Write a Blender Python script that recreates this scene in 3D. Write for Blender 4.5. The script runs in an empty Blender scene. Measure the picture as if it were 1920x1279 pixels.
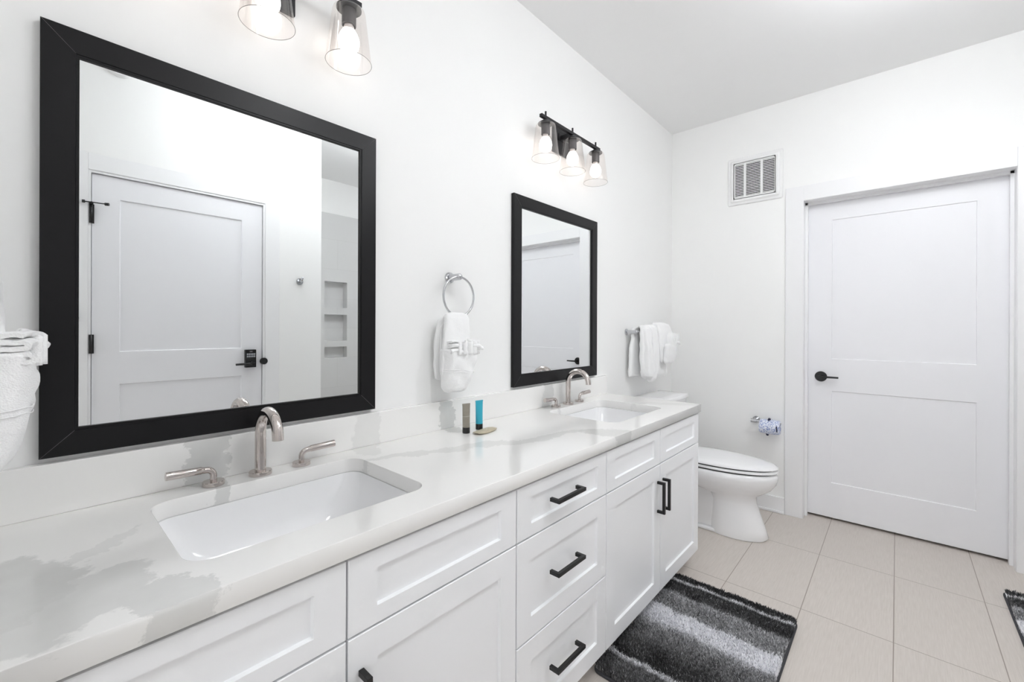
import bpy, bmesh, math, random
from mathutils import Vector, Matrix, noise
random.seed(7)
S = bpy.context.scene
COL = S.collection

# ------------------------------------------------------------------ camera
FPX, TH, ROLL, CY = 808.35, math.radians(41.776), math.radians(0.2), 615.09
CAM = Vector((0.0, -1.3146, 1.2279))
fw = Vector((math.cos(TH), math.sin(TH), 0)); rt = Vector((math.sin(TH), -math.cos(TH), 0)); up = Vector((0, 0, 1))
r2 = rt*math.cos(ROLL) + up*math.sin(ROLL); u2 = up*math.cos(ROLL) - rt*math.sin(ROLL)
cd = bpy.data.cameras.new('camera'); co = bpy.data.objects.new('camera', cd); COL.objects.link(co)
cd.sensor_width = 36; cd.lens = 36*FPX/1920; cd.shift_y = -(639.5-CY)/1920; cd.clip_start = 0.02
m = Matrix((r2, u2, -fw)).transposed().to_4x4(); m.translation = CAM
co.matrix_world = m
S.camera = co
# ------------------------------------------------------------------ world, exposure
w = bpy.data.worlds.new('world'); S.world = w; w.use_nodes = True
w.node_tree.nodes['Background'].inputs[0].default_value = (0.02, 0.02, 0.02, 1)
w.node_tree.nodes['Background'].inputs[1].default_value = 1.0
S.view_settings.view_transform = 'Standard'; S.view_settings.look = 'None'
S.view_settings.exposure = 1.56; S.view_settings.gamma = 1.0
S.view_settings.use_curve_mapping = False
S.cycles.max_bounces = 14; S.cycles.diffuse_bounces = 8; S.cycles.glossy_bounces = 6; S.cycles.transparent_max_bounces = 16
S.cycles.use_denoising = True
S.cycles.sample_clamp_indirect = 0.0
S.cycles.caustics_reflective = False; S.cycles.caustics_refractive = False
BULB_W = 1.55
CEIL_W = 10.3
XB, YO, YS, XN, ZC = 3.345, -1.88, -3.05, -0.12, 2.743   # back wall, opposite wall, shower wall, near wall, ceiling

OY0, OY1, WX = -.62, -1.80, -2.4                      # added opening in the near wall, window wall of the added room behind
al = bpy.data.lights.new('daylight', 'AREA'); al.shape = 'RECTANGLE'; al.size = 2.0; al.size_y = 1.9  # area lamp added behind the camera to brighten the room
al.energy = 11; al.color = (.95, .975, 1.0)
ao = bpy.data.objects.new('daylight', al); COL.objects.link(ao); ao.location = (WX+.01, -1.3, 1.45); ao.rotation_euler = (math.pi/2, 0, -math.pi/2)

# ------------------------------------------------------------------ materials
def lin(c):
    f = lambda v: v/12.92 if v <= .04045 else ((v+.055)/1.055)**2.4
    return (f(c[0]/255), f(c[1]/255), f(c[2]/255), 1)
class NT:
    def __init__(s, name):
        s.m = bpy.data.materials.new(name); s.m.use_nodes = True; s.t = s.m.node_tree; s.b = s.t.nodes['Principled BSDF']
    def n(s, typ, **k):
        nd = s.t.nodes.new(typ)
        for a, v in k.items():
            if a.startswith('i_'): nd.inputs[a[2:].replace('_', ' ')].default_value = v
            else: setattr(nd, a, v)
        return nd
    def l(s, a, b): s.t.links.new(a, b)
    def math(s, op, a, b=None, c=None, clamp=False):
        nd = s.n('ShaderNodeMath', operation=op, use_clamp=clamp)
        for i, v in enumerate((a, b, c)):
            if v is None: continue
            if isinstance(v, (int, float)): nd.inputs[i].default_value = v
            else: s.l(v, nd.inputs[i])
        return nd.outputs[0]
    def obj(s): return s.n('ShaderNodeTexCoord').outputs['Object']
    def mix(s, f, a, b):
        nd = s.n('ShaderNodeMix', data_type='RGBA')
        if isinstance(f, (int, float)): nd.inputs[0].default_value = f
        else: s.l(f, nd.inputs[0])
        for i, v in ((6, a), (7, b)):
            if isinstance(v, tuple): nd.inputs[i].default_value = v
            else: s.l(v, nd.inputs[i])
        return nd.outputs[2]
    def bump(s, h, strength, dist=.001):
        nd = s.n('ShaderNodeBump'); nd.inputs['Strength'].default_value = strength; nd.inputs['Distance'].default_value = dist
        s.l(h, nd.inputs['Height']); s.l(nd.outputs[0], s.b.inputs['Normal'])
def simple(name, rgb, rough=.5, metal=0, noise_s=None, bump=.1, coat=0, spec=None):
    t = NT(name); t.b.inputs['Base Color'].default_value = lin(rgb); t.b.inputs['Roughness'].default_value = rough
    t.b.inputs['Metallic'].default_value = metal
    if coat: t.b.inputs['Coat Weight'].default_value = coat
    if spec is not None: t.b.inputs['Specular IOR Level'].default_value = spec
    if noise_s:
        nz = t.n('ShaderNodeTexNoise'); nz.inputs['Scale'].default_value = noise_s; nz.inputs['Detail'].default_value = 4
        t.l(t.obj(), nz.inputs['Vector']); t.bump(nz.outputs['Fac'], bump)
    return t.m
M = {}
M['wall'] = simple('wall_paint', (242, 242, 241), .62, noise_s=260, bump=.05)
M['ceil'] = simple('ceiling_paint', (242, 242, 242), .8, noise_s=200, bump=.05)
M['trim'] = simple('trim_paint', (238, 238, 239), .35, noise_s=120, bump=.02)
M['door'] = simple('door_paint', (236, 236, 239), .38, noise_s=120, bump=.02)
M['cab'] = simple('cabinet_paint', (244, 245, 247), .34, noise_s=90, bump=.015)
M['dark'] = simple('dark_void', (25, 25, 25), .9, noise_s=20)
M['void'] = simple('deep_duct_black', (6, 6, 6), .95, noise_s=20)  # black stands for the shade behind the vent slats
M['black'] = simple('matte_black_metal', (8, 8, 10), .36, .0, noise_s=300, bump=.03)
M['bronze'] = simple('dark_bronze_metal', (38, 37, 40), .4, .4, noise_s=200, bump=.03)
M['frame'] = simple('black_frame_lacquer', (8, 7, 10), .36, spec=.3, noise_s=160, bump=.03)
M['seam'] = simple('frame_mitre_seam', (95, 92, 95), .5, noise_s=100)
M['chrome'] = simple('polished_nickel', (206, 198, 194), .05, 1, noise_s=40, bump=.004)
M['chrome2'] = simple('polished_chrome', (205, 206, 209), .09, 1, noise_s=40, bump=.004)
M['mirror'] = simple('mirror_silver', (238, 240, 240), .0, 1)
M['porcelain'] = simple('white_porcelain', (240, 240, 241), .08, noise_s=3, bump=.01, coat=.4)
M['seat'] = simple('white_toilet_seat', (240, 240, 241), .2, noise_s=3, bump=.01)
M['rubber'] = simple('dark_rubber', (30, 30, 32), .7, noise_s=50)  # dark colour stands for shade in seat gaps and outlet holes
M['plastic'] = simple('white_plastic', (236, 236, 236), .35, noise_s=50, bump=.02)
M['key'] = simple('lit_grey_keys', (170, 172, 178), .4, noise_s=50)  # one even grey, no glow
M['keyblack'] = simple('keypad_black', (12, 12, 15), .25, noise_s=80, bump=.02)
M['collar'] = simple('bulb_collar', (232, 226, 224), .45, noise_s=60)
M['socket'] = simple('socket_grey', (92, 90, 92), .45, .3, noise_s=120)
M['cap_black'] = simple('tube_cap_black', (16, 15, 15), .3, noise_s=80)
M['tube_blue'] = simple('tube_turquoise', (52, 168, 192), .3, noise_s=90, bump=.05)
M['navy'] = simple('navy_ribbon', (22, 26, 58), .5, noise_s=300)
M['card'] = simple('cardboard_core', (150, 130, 105), .8, noise_s=100)
def m_tube_grey():
    t = NT('tube_taupe'); t.b.inputs['Roughness'].default_value = .35
    s = t.n('ShaderNodeSeparateXYZ'); t.l(t.obj(), s.inputs[0])
    f = t.math('LESS_THAN', t.math('ABSOLUTE', t.math('SUBTRACT', s.outputs[2], .062)), .0008)
    nz = t.n('ShaderNodeTexNoise', i_Scale=55.0); t.l(t.obj(), nz.inputs['Vector'])
    t.l(t.mix(f, t.mix(nz.outputs['Fac'], lin((128, 122, 112)), lin((152, 146, 134))), lin((178, 174, 164))), t.b.inputs['Base Color'])
    return t.m
M['tube_grey'] = m_tube_grey()
def m_pouch():
    t = NT('kraft_wrapper'); t.b.inputs['Roughness'].default_value = .4
    s = t.n('ShaderNodeSeparateXYZ'); t.l(t.obj(), s.inputs[0])
    d = t.math('SQRT', t.math('ADD', t.math('POWER', s.outputs[0], 2.0), t.math('POWER', s.outputs[1], 2.0)))
    ring = t.math('LESS_THAN', t.math('ABSOLUTE', t.math('SUBTRACT', d, .008)), .0022)
    nz = t.n('ShaderNodeTexNoise', i_Scale=60.0); t.l(t.obj(), nz.inputs['Vector'])
    t.l(t.mix(t.math('MULTIPLY', ring, .6), t.mix(nz.outputs['Fac'], lin((170, 160, 138)), lin((198, 188, 165))), lin((220, 212, 195))), t.b.inputs['Base Color'])
    t.bump(nz.outputs['Fac'], .5, .003)
    return t.m
M['pouch'] = m_pouch()
def m_emit(name, rgb, st):
    t = NT(name); t.b.inputs['Base Color'].default_value = (1, 1, 1, 1)
    t.b.inputs['Emission Color'].default_value = (*rgb, 1); t.b.inputs['Emission Strength'].default_value = st
    return t.m
M['bulb'] = m_emit('bulb_glow', (1.0, .965, .93), BULB_W)
M['led'] = m_emit('ceiling_led', (.95, .975, 1.0), CEIL_W)  # glow of the added ceiling globes
def m_glass():
    t = NT('clear_shade_glass'); t.t.nodes.remove(t.b)
    o = [n for n in t.t.nodes if n.type == 'OUTPUT_MATERIAL'][0]
    tr = t.n('ShaderNodeBsdfTransparent'); tr.inputs[0].default_value = (.955, .93, .915, 1)
    gl = t.n('ShaderNodeBsdfGlossy'); gl.inputs['Roughness'].default_value = .03; gl.inputs[0].default_value = (.95, .95, .95, 1)
    lw = t.n('ShaderNodeLayerWeight'); lw.inputs[0].default_value = .25
    f = t.math('MULTIPLY', lw.outputs['Facing'], .55, clamp=True)
    mx = t.n('ShaderNodeMixShader'); t.l(f, mx.inputs[0]); t.l(tr.outputs[0], mx.inputs[1]); t.l(gl.outputs[0], mx.inputs[2])
    t.l(mx.outputs[0], o.inputs[0])
    return t.m
M['glass'] = m_glass()
def m_rim():
    t = NT('shade_glass_rim'); t.b.inputs['Base Color'].default_value = lin((150, 145, 142)); t.b.inputs['Roughness'].default_value = .15
    return t.m
M['rim'] = m_rim()
def m_floor():
    t = NT('floor_tile'); t.b.inputs['Roughness'].default_value = .42
    s = t.n('ShaderNodeSeparateXYZ'); t.l(t.obj(), s.inputs[0])
    # joints every .61 along x (one at 2.868) and every .305 along y (one at -1.002)
    def joint(c, off, step, wd):
        v = t.math('DIVIDE', t.math('SUBTRACT', c, off), step)
        fr = t.math('FRACT', t.math('ADD', v, 100.5))
        return t.math('LESS_THAN', t.math('ABSOLUTE', t.math('SUBTRACT', fr, .5)), wd/step)
    j = t.math('MAXIMUM', joint(s.outputs[0], 2.868, .61, .0016), joint(s.outputs[1], -1.002, .305, .0016))
    def cell(c, off, step): return t.math('FLOOR', t.math('DIVIDE', t.math('SUBTRACT', c, off), step))
    cv = t.n('ShaderNodeCombineXYZ'); t.l(cell(s.outputs[0], 2.868, .61), cv.inputs[0]); t.l(cell(s.outputs[1], -1.002, .305), cv.inputs[1])
    wn = t.n('ShaderNodeTexWhiteNoise', noise_dimensions='3D'); t.l(cv.outputs[0], wn.inputs['Vector'])
    mp = t.n('ShaderNodeMapping'); mp.inputs['Scale'].default_value = (14, 260, 1); t.l(t.obj(), mp.inputs[0])
    add = t.n('ShaderNodeVectorMath', operation='ADD'); t.l(mp.outputs[0], add.inputs[0])
    sc = t.n('ShaderNodeVectorMath', operation='SCALE'); sc.inputs['Scale'].default_value = 31; t.l(wn.outputs['Color'], sc.inputs[0]); t.l(sc.outputs[0], add.inputs[1])
    nz = t.n('ShaderNodeTexNoise', i_Scale=1.0, i_Detail=5.0); t.l(add.outputs[0], nz.inputs['Vector'])
    n2 = t.n('ShaderNodeTexNoise', i_Scale=3.0, i_Detail=3.0); t.l(t.obj(), n2.inputs['Vector'])
    k = t.math('MULTIPLY_ADD', t.math('SUBTRACT', nz.outputs['Fac'], .5), 1.5, .5, clamp=True)
    c = t.mix(k, lin((196, 188, 180)), lin((216, 209, 202)))
    c = t.mix(t.math('MULTIPLY', n2.outputs['Fac'], .35), c, lin((200, 191, 186)))
    c = t.mix(t.math('MULTIPLY', wn.outputs['Value'], .12), c, lin((188, 181, 174)))
    c = t.mix(j, c, lin((150, 140, 131)))
    t.l(c, t.b.inputs['Base Color'])
    h = t.math('SUBTRACT', t.math('MULTIPLY', nz.outputs['Fac'], .25), j)
    t.bump(h, .35, .0015)
    return t.m
M['floor'] = m_floor()
def m_shower():
    t = NT('glazed_shower_tile'); t.b.inputs['Roughness'].default_value = .12
    s = t.n('ShaderNodeSeparateXYZ'); t.l(t.obj(), s.inputs[0])
    cv = t.n('ShaderNodeCombineXYZ'); t.l(t.math('ADD', s.outputs[0], s.outputs[1]), cv.inputs[0]); t.l(s.outputs[2], cv.inputs[1])
    br = t.n('ShaderNodeTexBrick'); br.offset = 0.5; br.inputs['Scale'].default_value = 1; br.inputs['Mortar Size'].default_value = .002
    br.inputs['Brick Width'].default_value = .61; br.inputs['Row Height'].default_value = .305
    br.inputs['Color1'].default_value = lin((218, 218, 217)); br.inputs['Color2'].default_value = lin((214, 214, 214)); br.inputs['Mortar'].default_value = lin((208, 208, 207))
    t.l(cv.outputs[0], br.inputs['Vector']); t.l(br.outputs['Color'], t.b.inputs['Base Color'])
    return t.m
M['shower'] = m_shower()
def m_quartz():
    # white quartz with broad pale grey veins: sharp edged patches from warped noise plus a few drawn bands
    t = NT('white_quartz'); t.b.inputs['Roughness'].default_value = .12
    P = t.n('ShaderNodeNewGeometry').outputs['Position']
    wz = t.n('ShaderNodeTexNoise', i_Scale=5.0, i_Detail=9.0, i_Roughness=.68); t.l(P, wz.inputs['Vector'])
    sb = t.n('ShaderNodeVectorMath', operation='SUBTRACT'); t.l(wz.outputs['Color'], sb.inputs[0]); sb.inputs[1].default_value = (.5, .5, .5)
    sc = t.n('ShaderNodeVectorMath', operation='SCALE'); t.l(sb.outputs[0], sc.inputs[0]); sc.inputs['Scale'].default_value = .22
    ad = t.n('ShaderNodeVectorMath', operation='ADD'); t.l(P, ad.inputs[0]); t.l(sc.outputs[0], ad.inputs[1])
    s = t.n('ShaderNodeSeparateXYZ'); t.l(ad.outputs[0], s.inputs[0]); X, Y, Z = s.outputs
    def ell(cx, cy, rx, ry, ang=0):
        a = math.radians(ang); dx = t.math('SUBTRACT', X, cx); dy = t.math('SUBTRACT', Y, cy)
        u = t.math('ADD', t.math('MULTIPLY', dx, math.cos(a)/rx), t.math('MULTIPLY', dy, math.sin(a)/rx))
        v = t.math('ADD', t.math('MULTIPLY', dx, -math.sin(a)/ry), t.math('MULTIPLY', dy, math.cos(a)/ry))
        d = t.math('ADD', t.math('MULTIPLY', u, u), t.math('MULTIPLY', v, v))
        return t.math('MULTIPLY', t.math('SUBTRACT', 1.0, d), 5.0, clamp=True)
    # patches: near left corner, front edge, diagonal band between the sinks, band behind the right sink
    pats = [(-.02, -.34, .085, .13, 10, .85), (.065, -.455, .10, .07, 55, .7), (.145, -.53, .045, .075, 20, .75), (.03, -.30, .16, .022, 35, .4),
            (1.02, -.30, .55, .028, -20, .55), (1.45, -.52, .07, .10, 30, .75), (.72, -.03, .05, .10, -20, .4),
            (.30, -.02, .035, .12, 0, .9), (1.07, -.01, .035, .10, 0, 1.0), (1.72, -.01, .03, .08, 0, .8), (2.22, -.45, .03, .2, 40, .4)]
    tot = None
    for cx, cy, rx, ry, a, k in pats:
        e = t.math('MULTIPLY', ell(cx, cy, rx, ry, a), k); tot = e if tot is None else t.math('MAXIMUM', tot, e)
    fine = t.n('ShaderNodeTexNoise', i_Scale=30.0, i_Detail=4.0); t.l(P, fine.inputs['Vector'])
    k = t.math('MULTIPLY', tot, t.math('MULTIPLY_ADD', fine.outputs['Fac'], .35, .8))
    t.l(t.mix(t.math('MINIMUM', k, 1.0), lin((240, 239, 237)), lin((212, 212, 210))), t.b.inputs['Base Color'])
    return t.m
M['quartz'] = m_quartz()
def m_towel():
    t = NT('white_terry'); t.b.inputs['Base Color'].default_value = lin((246, 246, 246)); t.b.inputs['Roughness'].default_value = .95
    t.b.inputs['Sheen Weight'].default_value = .15
    v = t.n('ShaderNodeTexVoronoi', i_Scale=420.0); t.l(t.obj(), v.inputs['Vector'])
    nz = t.n('ShaderNodeTexNoise', i_Scale=45.0, i_Detail=5.0); t.l(t.obj(), nz.inputs['Vector'])
    t.bump(t.math('ADD', t.math('MULTIPLY', v.outputs['Distance'], .4), nz.outputs['Fac']), .45, .004)
    return t.m
M['towel'] = m_towel()
def m_wrap():
    t = NT('blue_floral_wrap'); t.b.inputs['Roughness'].default_value = .5
    v = t.n('ShaderNodeTexVoronoi', i_Scale=150.0); t.l(t.obj(), v.inputs['Vector'])
    nz = t.n('ShaderNodeTexNoise', i_Scale=90.0, i_Detail=3.0); t.l(t.obj(), nz.inputs['Vector'])
    f = t.math('LESS_THAN', t.math('ADD', v.outputs['Distance'], t.math('MULTIPLY', nz.outputs['Fac'], .6)), .72)
    t.l(t.mix(f, lin((228, 232, 244)), lin((132, 150, 202))), t.b.inputs['Base Color'])
    return t.m
M['wrap'] = m_wrap()
def m_pile():
    t = NT('shag_pile'); t.b.inputs['Roughness'].default_value = .9
    a = t.n('ShaderNodeAttribute'); a.attribute_name = 'tone'; t.l(a.outputs['Color'], t.b.inputs['Base Color'])
    return t.m
M['pile'] = m_pile()
M['matback'] = simple('mat_edge_binding', (62, 62, 66), .8, noise_s=200)

# ------------------------------------------------------------------ mesh helpers
def merge(bm, src):
    off = len(bm.verts); vs = [bm.verts.new(v.co) for v in src.verts]
    src.verts.index_update()
    for f in src.faces:
        try:
            nf = bm.faces.new([vs[v.index] for v in f.verts]); nf.smooth = f.smooth; nf.material_index = f.material_index
        except ValueError: pass
    src.free()
def box(bm, x0, x1, y0, y1, z0, z1, bev=0, seg=2, mi=0):
    b = bmesh.new(); bmesh.ops.create_cube(b, size=1)
    for v in b.verts: v.co = Vector(((x0+x1)/2+v.co.x*(x1-x0), (y0+y1)/2+v.co.y*(y1-y0), (z0+z1)/2+v.co.z*(z1-z0)))
    if bev: bmesh.ops.bevel(b, geom=b.edges[:], offset=bev, segments=seg, profile=.5, affect='EDGES')
    for f in b.faces: f.material_index = mi
    merge(bm, b)
def ring_faces(bm, a, b, smooth=True, mi=0):
    n = len(a)
    for i in range(n):
        f = bm.faces.new((a[i], a[(i+1) % n], b[(i+1) % n], b[i])); f.smooth = smooth; f.material_index = mi
def loft(bm, rings, cap0=True, cap1=True, smooth=True, mi=0):
    vr = [[bm.verts.new(p) for p in r] for r in rings]
    for a, b in zip(vr, vr[1:]): ring_faces(bm, a, b, smooth, mi)
    if cap0: f = bm.faces.new(vr[0][::-1]); f.material_index = mi
    if cap1: f = bm.faces.new(vr[-1]); f.material_index = mi
    return vr
def lathe(bm, prof, c=(0, 0, 0), axis='Z', n=40, cap0=False, cap1=False, mi=0):
    # prof: list of (radius, height)
    rings = []
    for r, h in prof:
        ring = []
        for i in range(n):
            a = 2*math.pi*i/n; p = (r*math.cos(a), r*math.sin(a), h)
            if axis == 'Y': p = (p[0], -p[2], p[1])      # height goes to -y
            if axis == 'X': p = (p[2], p[0], p[1])
            ring.append(Vector(c)+Vector(p))
        rings.append(ring)
    return loft(bm, rings, cap0, cap1, mi=mi)
def tube(bm, pts, rad, n=20, cap=True, sq=False, mi=0):
    pts = [Vector(p) for p in pts]; rings = []
    if not isinstance(rad, (list, tuple)): rad = [rad]*len(pts)
    t = (pts[1]-pts[0]).normalized(); ref = Vector((0, 0, 1)) if abs(t.z) < .9 else Vector((1, 0, 0))
    nrm = (ref-t*ref.dot(t)).normalized()
    for i, p in enumerate(pts):
        if i == 0: t = (pts[1]-pts[0])
        elif i == len(pts)-1: t = (pts[-1]-pts[-2])
        else: t = (pts[i+1]-p).normalized()+(p-pts[i-1]).normalized()
        t.normalize(); nrm = (nrm-t*nrm.dot(t)).normalized(); bi = t.cross(nrm)
        rings.append([p+(nrm*math.cos(2*math.pi*k/n)+bi*math.sin(2*math.pi*k/n))*rad[i] for k in range(n)])
    loft(bm, rings, cap, cap, True, mi)
def torus(bm, c, R, r, axis='Y', n=64, k=14):
    c = Vector(c); rings = []
    for i in range(n):
        a = 2*math.pi*i/n; ring = []
        for j in range(k):
            b = 2*math.pi*j/k; rr = R+r*math.cos(b); h = r*math.sin(b)
            p = {'Y': (rr*math.cos(a), h, rr*math.sin(a)), 'Z': (rr*math.cos(a), rr*math.sin(a), h), 'X': (h, rr*math.cos(a), rr*math.sin(a))}[axis]
            ring.append(bm.verts.new(c+Vector(p)))
        rings.append(ring)
    for i in range(n): ring_faces(bm, rings[i], rings[(i+1) % n])
def rrect(x0, x1, y0, y1, r, z, n=8):
    out = []
    for cx, cy, a0 in ((x1-r, y1-r, 0), (x0+r, y1-r, 90), (x0+r, y0+r, 180), (x1-r, y0+r, 270)):
        for i in range(n+1):
            a = math.radians(a0+90*i/n); out.append(Vector((cx+r*math.cos(a), cy+r*math.sin(a), z)))
    return out
def panelled(bm, U, V, N, org, u0, u1, v0, v1, thick, panels, rec=.008, slope=.002, bev=.0015):
    """slab facing N with recessed rectangular panels; panels = (ua,ub,va,vb) share one column"""
    U, V, N, org = Vector(U), Vector(V), Vector(N), Vector(org)
    P = lambda u, v, n: org+U*u+V*v+N*n
    b = bmesh.new(); cache = {}
    def vt(u, v, n):
        k = (round(u, 5), round(v, 5), round(n, 5))
        if k not in cache: cache[k] = b.verts.new(P(u, v, n))
        return cache[k]
    e = bev
    us = sorted({u0+e, u1-e} | {p[0] for p in panels} | {p[1] for p in panels}); vs = sorted({v0+e, v1-e} | {p[2] for p in panels} | {p[3] for p in panels})
    for i in range(len(us)-1):
        for j in range(len(vs)-1):
            a, c, d, f = us[i], us[i+1], vs[j], vs[j+1]; cu, cv = (a+c)/2, (d+f)/2
            if any(p[0] < cu < p[1] and p[2] < cv < p[3] for p in panels): continue
            b.faces.new((vt(a, d, 0), vt(c, d, 0), vt(c, f, 0), vt(a, f, 0)))
    for p in panels:
        o = [vt(p[0], p[2], 0), vt(p[1], p[2], 0), vt(p[1], p[3], 0), vt(p[0], p[3], 0)]
        s = slope; q = [vt(p[0]+s, p[2]+s, -rec), vt(p[1]-s, p[2]+s, -rec), vt(p[1]-s, p[3]-s, -rec), vt(p[0]+s, p[3]-s, -rec)]
        for k in range(4): b.faces.new((o[k], o[(k+1) % 4], q[(k+1) % 4], q[k]))
        b.faces.new(q)
    fl = [P(u0+e, v0+e, 0), P(u1-e, v0+e, 0), P(u1-e, v1-e, 0), P(u0+e, v1-e, 0)]
    m1 = [P(u0, v0, -e), P(u1, v0, -e), P(u1, v1, -e), P(u0, v1, -e)]
    bk = [P(u0, v0, -thick), P(u1, v0, -thick), P(u1, v1, -thick), P(u0, v1, -thick)]
    loft(b, [fl, m1, bk], False, True, smooth=False)
    bmesh.ops.remove_doubles(b, verts=b.verts[:], dist=1e-6)
    bmesh.ops.recalc_face_normals(b, faces=b.faces[:])
    merge(bm, b)
def link(name, bm, mats, parent=None, recalc=True, smooth_angle=None):
    if recalc: bmesh.ops.recalc_face_normals(bm, faces=bm.faces[:])
    me = bpy.data.meshes.new(name); bm.to_mesh(me); bm.free()
    for mt in (mats if isinstance(mats, (list, tuple)) else [mats]): me.materials.append(M[mt])
    o = bpy.data.objects.new(name, me); COL.objects.link(o)
    if parent: o.parent = parent
    if smooth_angle is not None:
        for p in me.polygons: p.use_smooth = True
        me.set_sharp_from_angle(angle=math.radians(smooth_angle))
    return o
def thing(name, label, cat, loc=(0, 0, 0), rz=0, group=None):
    o = bpy.data.objects.new(name, None); COL.objects.link(o); o.location = loc; o.rotation_euler = (0, 0, rz)
    o.empty_display_size = .05; o['label'] = label; o['category'] = cat
    if group: o['group'] = group
    return o
def tag(o, label, cat, group=None):
    o['label'] = label; o['category'] = cat
    if group: o['group'] = group
    return o
def struct(o): o['kind'] = 'structure'; return o
def dup(root, loc, label, rz=None):
    r = root.copy(); COL.objects.link(r); r.location = loc; r['label'] = label
    if rz is not None: r.rotation_euler = (0, 0, rz)
    for ch in list(root.children):
        c = ch.copy(); COL.objects.link(c); c.parent = r
        for g in list(ch.children):
            d = g.copy(); COL.objects.link(d); d.parent = c
    return r
def add(parent, name, mats, fn, **k):
    bm = bmesh.new(); fn(bm); return link(name, bm, mats, parent, **k)

# ------------------------------------------------------------------ the room
T = .12
def slab(name, mat, *b, bev=0):
    bm = bmesh.new(); box(bm, *b, bev=bev); return struct(link(name, bm, mat))
slab('floor', 'floor', XN-T, XB+.6, YS-T, T, -.1, 0)
slab('ceiling', 'ceil', XN-T, XB+.6, YS-T, T, ZC, ZC+.1)
slab('wall_left', 'wall', XN-T, XB+T, 0, T, 0, ZC)
# near wall; its opening and the unseen room behind are added for fill light
def w_near(bm):
    box(bm, XN-T, XN, OY0, 0, 0, ZC); box(bm, XN-T, XN, YS-T, OY1, 0, ZC); box(bm, XN-T, XN, OY1, OY0, 2.20, ZC)
struct(add(None, 'wall_near', 'wall', w_near))
def w_added_room(bm):
    box(bm, WX-T, XN-T-.001, .6, .6+T, 0, ZC); box(bm, WX-T, XN-T-.001, -3.4-T, -3.4, 0, ZC)
    box(bm, XN-T-.001, XN-.001, T, .6+T, 0, ZC); box(bm, XN-T-.001, XN-.001, -3.4-T, YS-T, 0, ZC)
    box(bm, WX-T, WX, -3.4, -2.3, 0, ZC); box(bm, WX-T, WX, -.3, .6, 0, ZC); box(bm, WX-T, WX, -2.3, -.3, 0, .5); box(bm, WX-T, WX, -2.3, -.3, 2.4, ZC)
struct(add(None, 'wall_bedroom', 'wall', w_added_room))  # unseen room added to hold the fill lamp's window
slab('floor_bedroom', 'floor', WX-T, XN-T-.0005, -3.4-T, .6+T, -.1, 0)
slab('ceiling_bedroom', 'ceil', WX-T, XN-T-.0005, -3.4-T, .6+T, ZC, ZC+.1)
D1L, D1R, D1T, D1X = -.880, -1.749, 2.040, 3.440       # far door: left, right edge, top, face x
J0, J1, JT = -.862, -1.767, 2.056                      # opening inside the jambs
def w_back(bm):
    box(bm, XB, XB+T, J0+.016, 0, 0, ZC); box(bm, XB, XB+T, YS-T, J1-.016, 0, ZC); box(bm, XB, XB+T, J1-.016, J0+.016, JT+.016, ZC)
struct(add(None, 'wall_back', 'wall', w_back))
D2L, D2R, D2T = .216, 1.045, 2.045
def w_right(bm):
    xe = 1.435
    box(bm, XN, D2L-.02, YO-T, YO, 0, ZC); box(bm, D2R+.02, xe, YO-T, YO, 0, ZC); box(bm, D2L-.02, D2R+.02, YO-T, YO, D2T+.02, ZC)
    box(bm, xe-T, xe, YS, YO-T, 0, ZC)
struct(add(None, 'wall_right', 'wall', w_right))
def closet(bm):
    box(bm, XN, 1.3, YO-.35, YO-.30, 0, ZC)
struct(add(None, 'wall_hall', 'wall', closet))
struct(add(None, 'wall_far_hall', 'wall', lambda bm: box(bm, XB+.5, XB+.55, -2.2, -.4, 0, ZC)))
def w_shower(bm):
    box(bm, 1.435, XB, YS-T, YS-.10, 0, ZC)
    box(bm, 1.435, XB, YS-.10, YS-.011, 2.40, ZC)
struct(add(None, 'wall_shower', 'wall', w_shower))
def w_tile(bm):
    panelled(bm, (1, 0, 0), (0, 0, 1), (0, 1, 0), (0, YS, 0), 1.436, XB, 0, 2.40, .099,
             [(2.000, 2.240, 1.432, 1.700), (2.000, 2.240, 1.090, 1.360), (2.000, 2.240, .915, 1.028)], rec=.085, slope=.0015)
struct(add(None, 'wall_shower_tile', 'shower', w_tile))

# jambs and casings of the far door
def jamb(bm):
    for y0, y1 in ((J0, J0+.016), (J1-.016, J1)): box(bm, XB-.004, XB+T, y0, y1, 0, JT+.016)
    box(bm, XB-.004, XB+T, J1, J0, JT, JT+.016)
    # stops on the room side of the door
    box(bm, D1X-.034, D1X-.004, J0-.014, J0, 0, JT); box(bm, D1X-.034, D1X-.004, J1, J1+.014, 0, JT); box(bm, D1X-.034, D1X-.004, J1, J0, JT-.014, JT)
struct(add(None, 'trim_jamb_back', 'trim', jamb))
def casing(bm):
    x0, x1 = XB-.014, XB
    box(bm, x0, x1, J0+.001, J0+.100, 0, JT+.10, .002); box(bm, x0, x1, J1-.100, J1-.001, 0, JT+.10, .002); box(bm, x0, x1, J1-.001, J0+.001, JT+.001, JT+.10, .002)
struct(add(None, 'trim_casing_back', 'trim', casing))
def door_slab(bm):
    # seen from the room: u = -y
    panelled(bm, (0, -1, 0), (0, 0, 1), (-1, 0, 0), (D1X, 0, 0), -D1L-.015, -D1R+.015, .015, D1T+.013, .04,
             [(.880+.120, 1.749-.110, .238, .830), (.880+.120, 1.749-.110, 1.035, 1.932)], rec=.006, slope=.003, bev=.002)
d1 = struct(add(None, 'door_1', 'door', door_slab))
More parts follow.
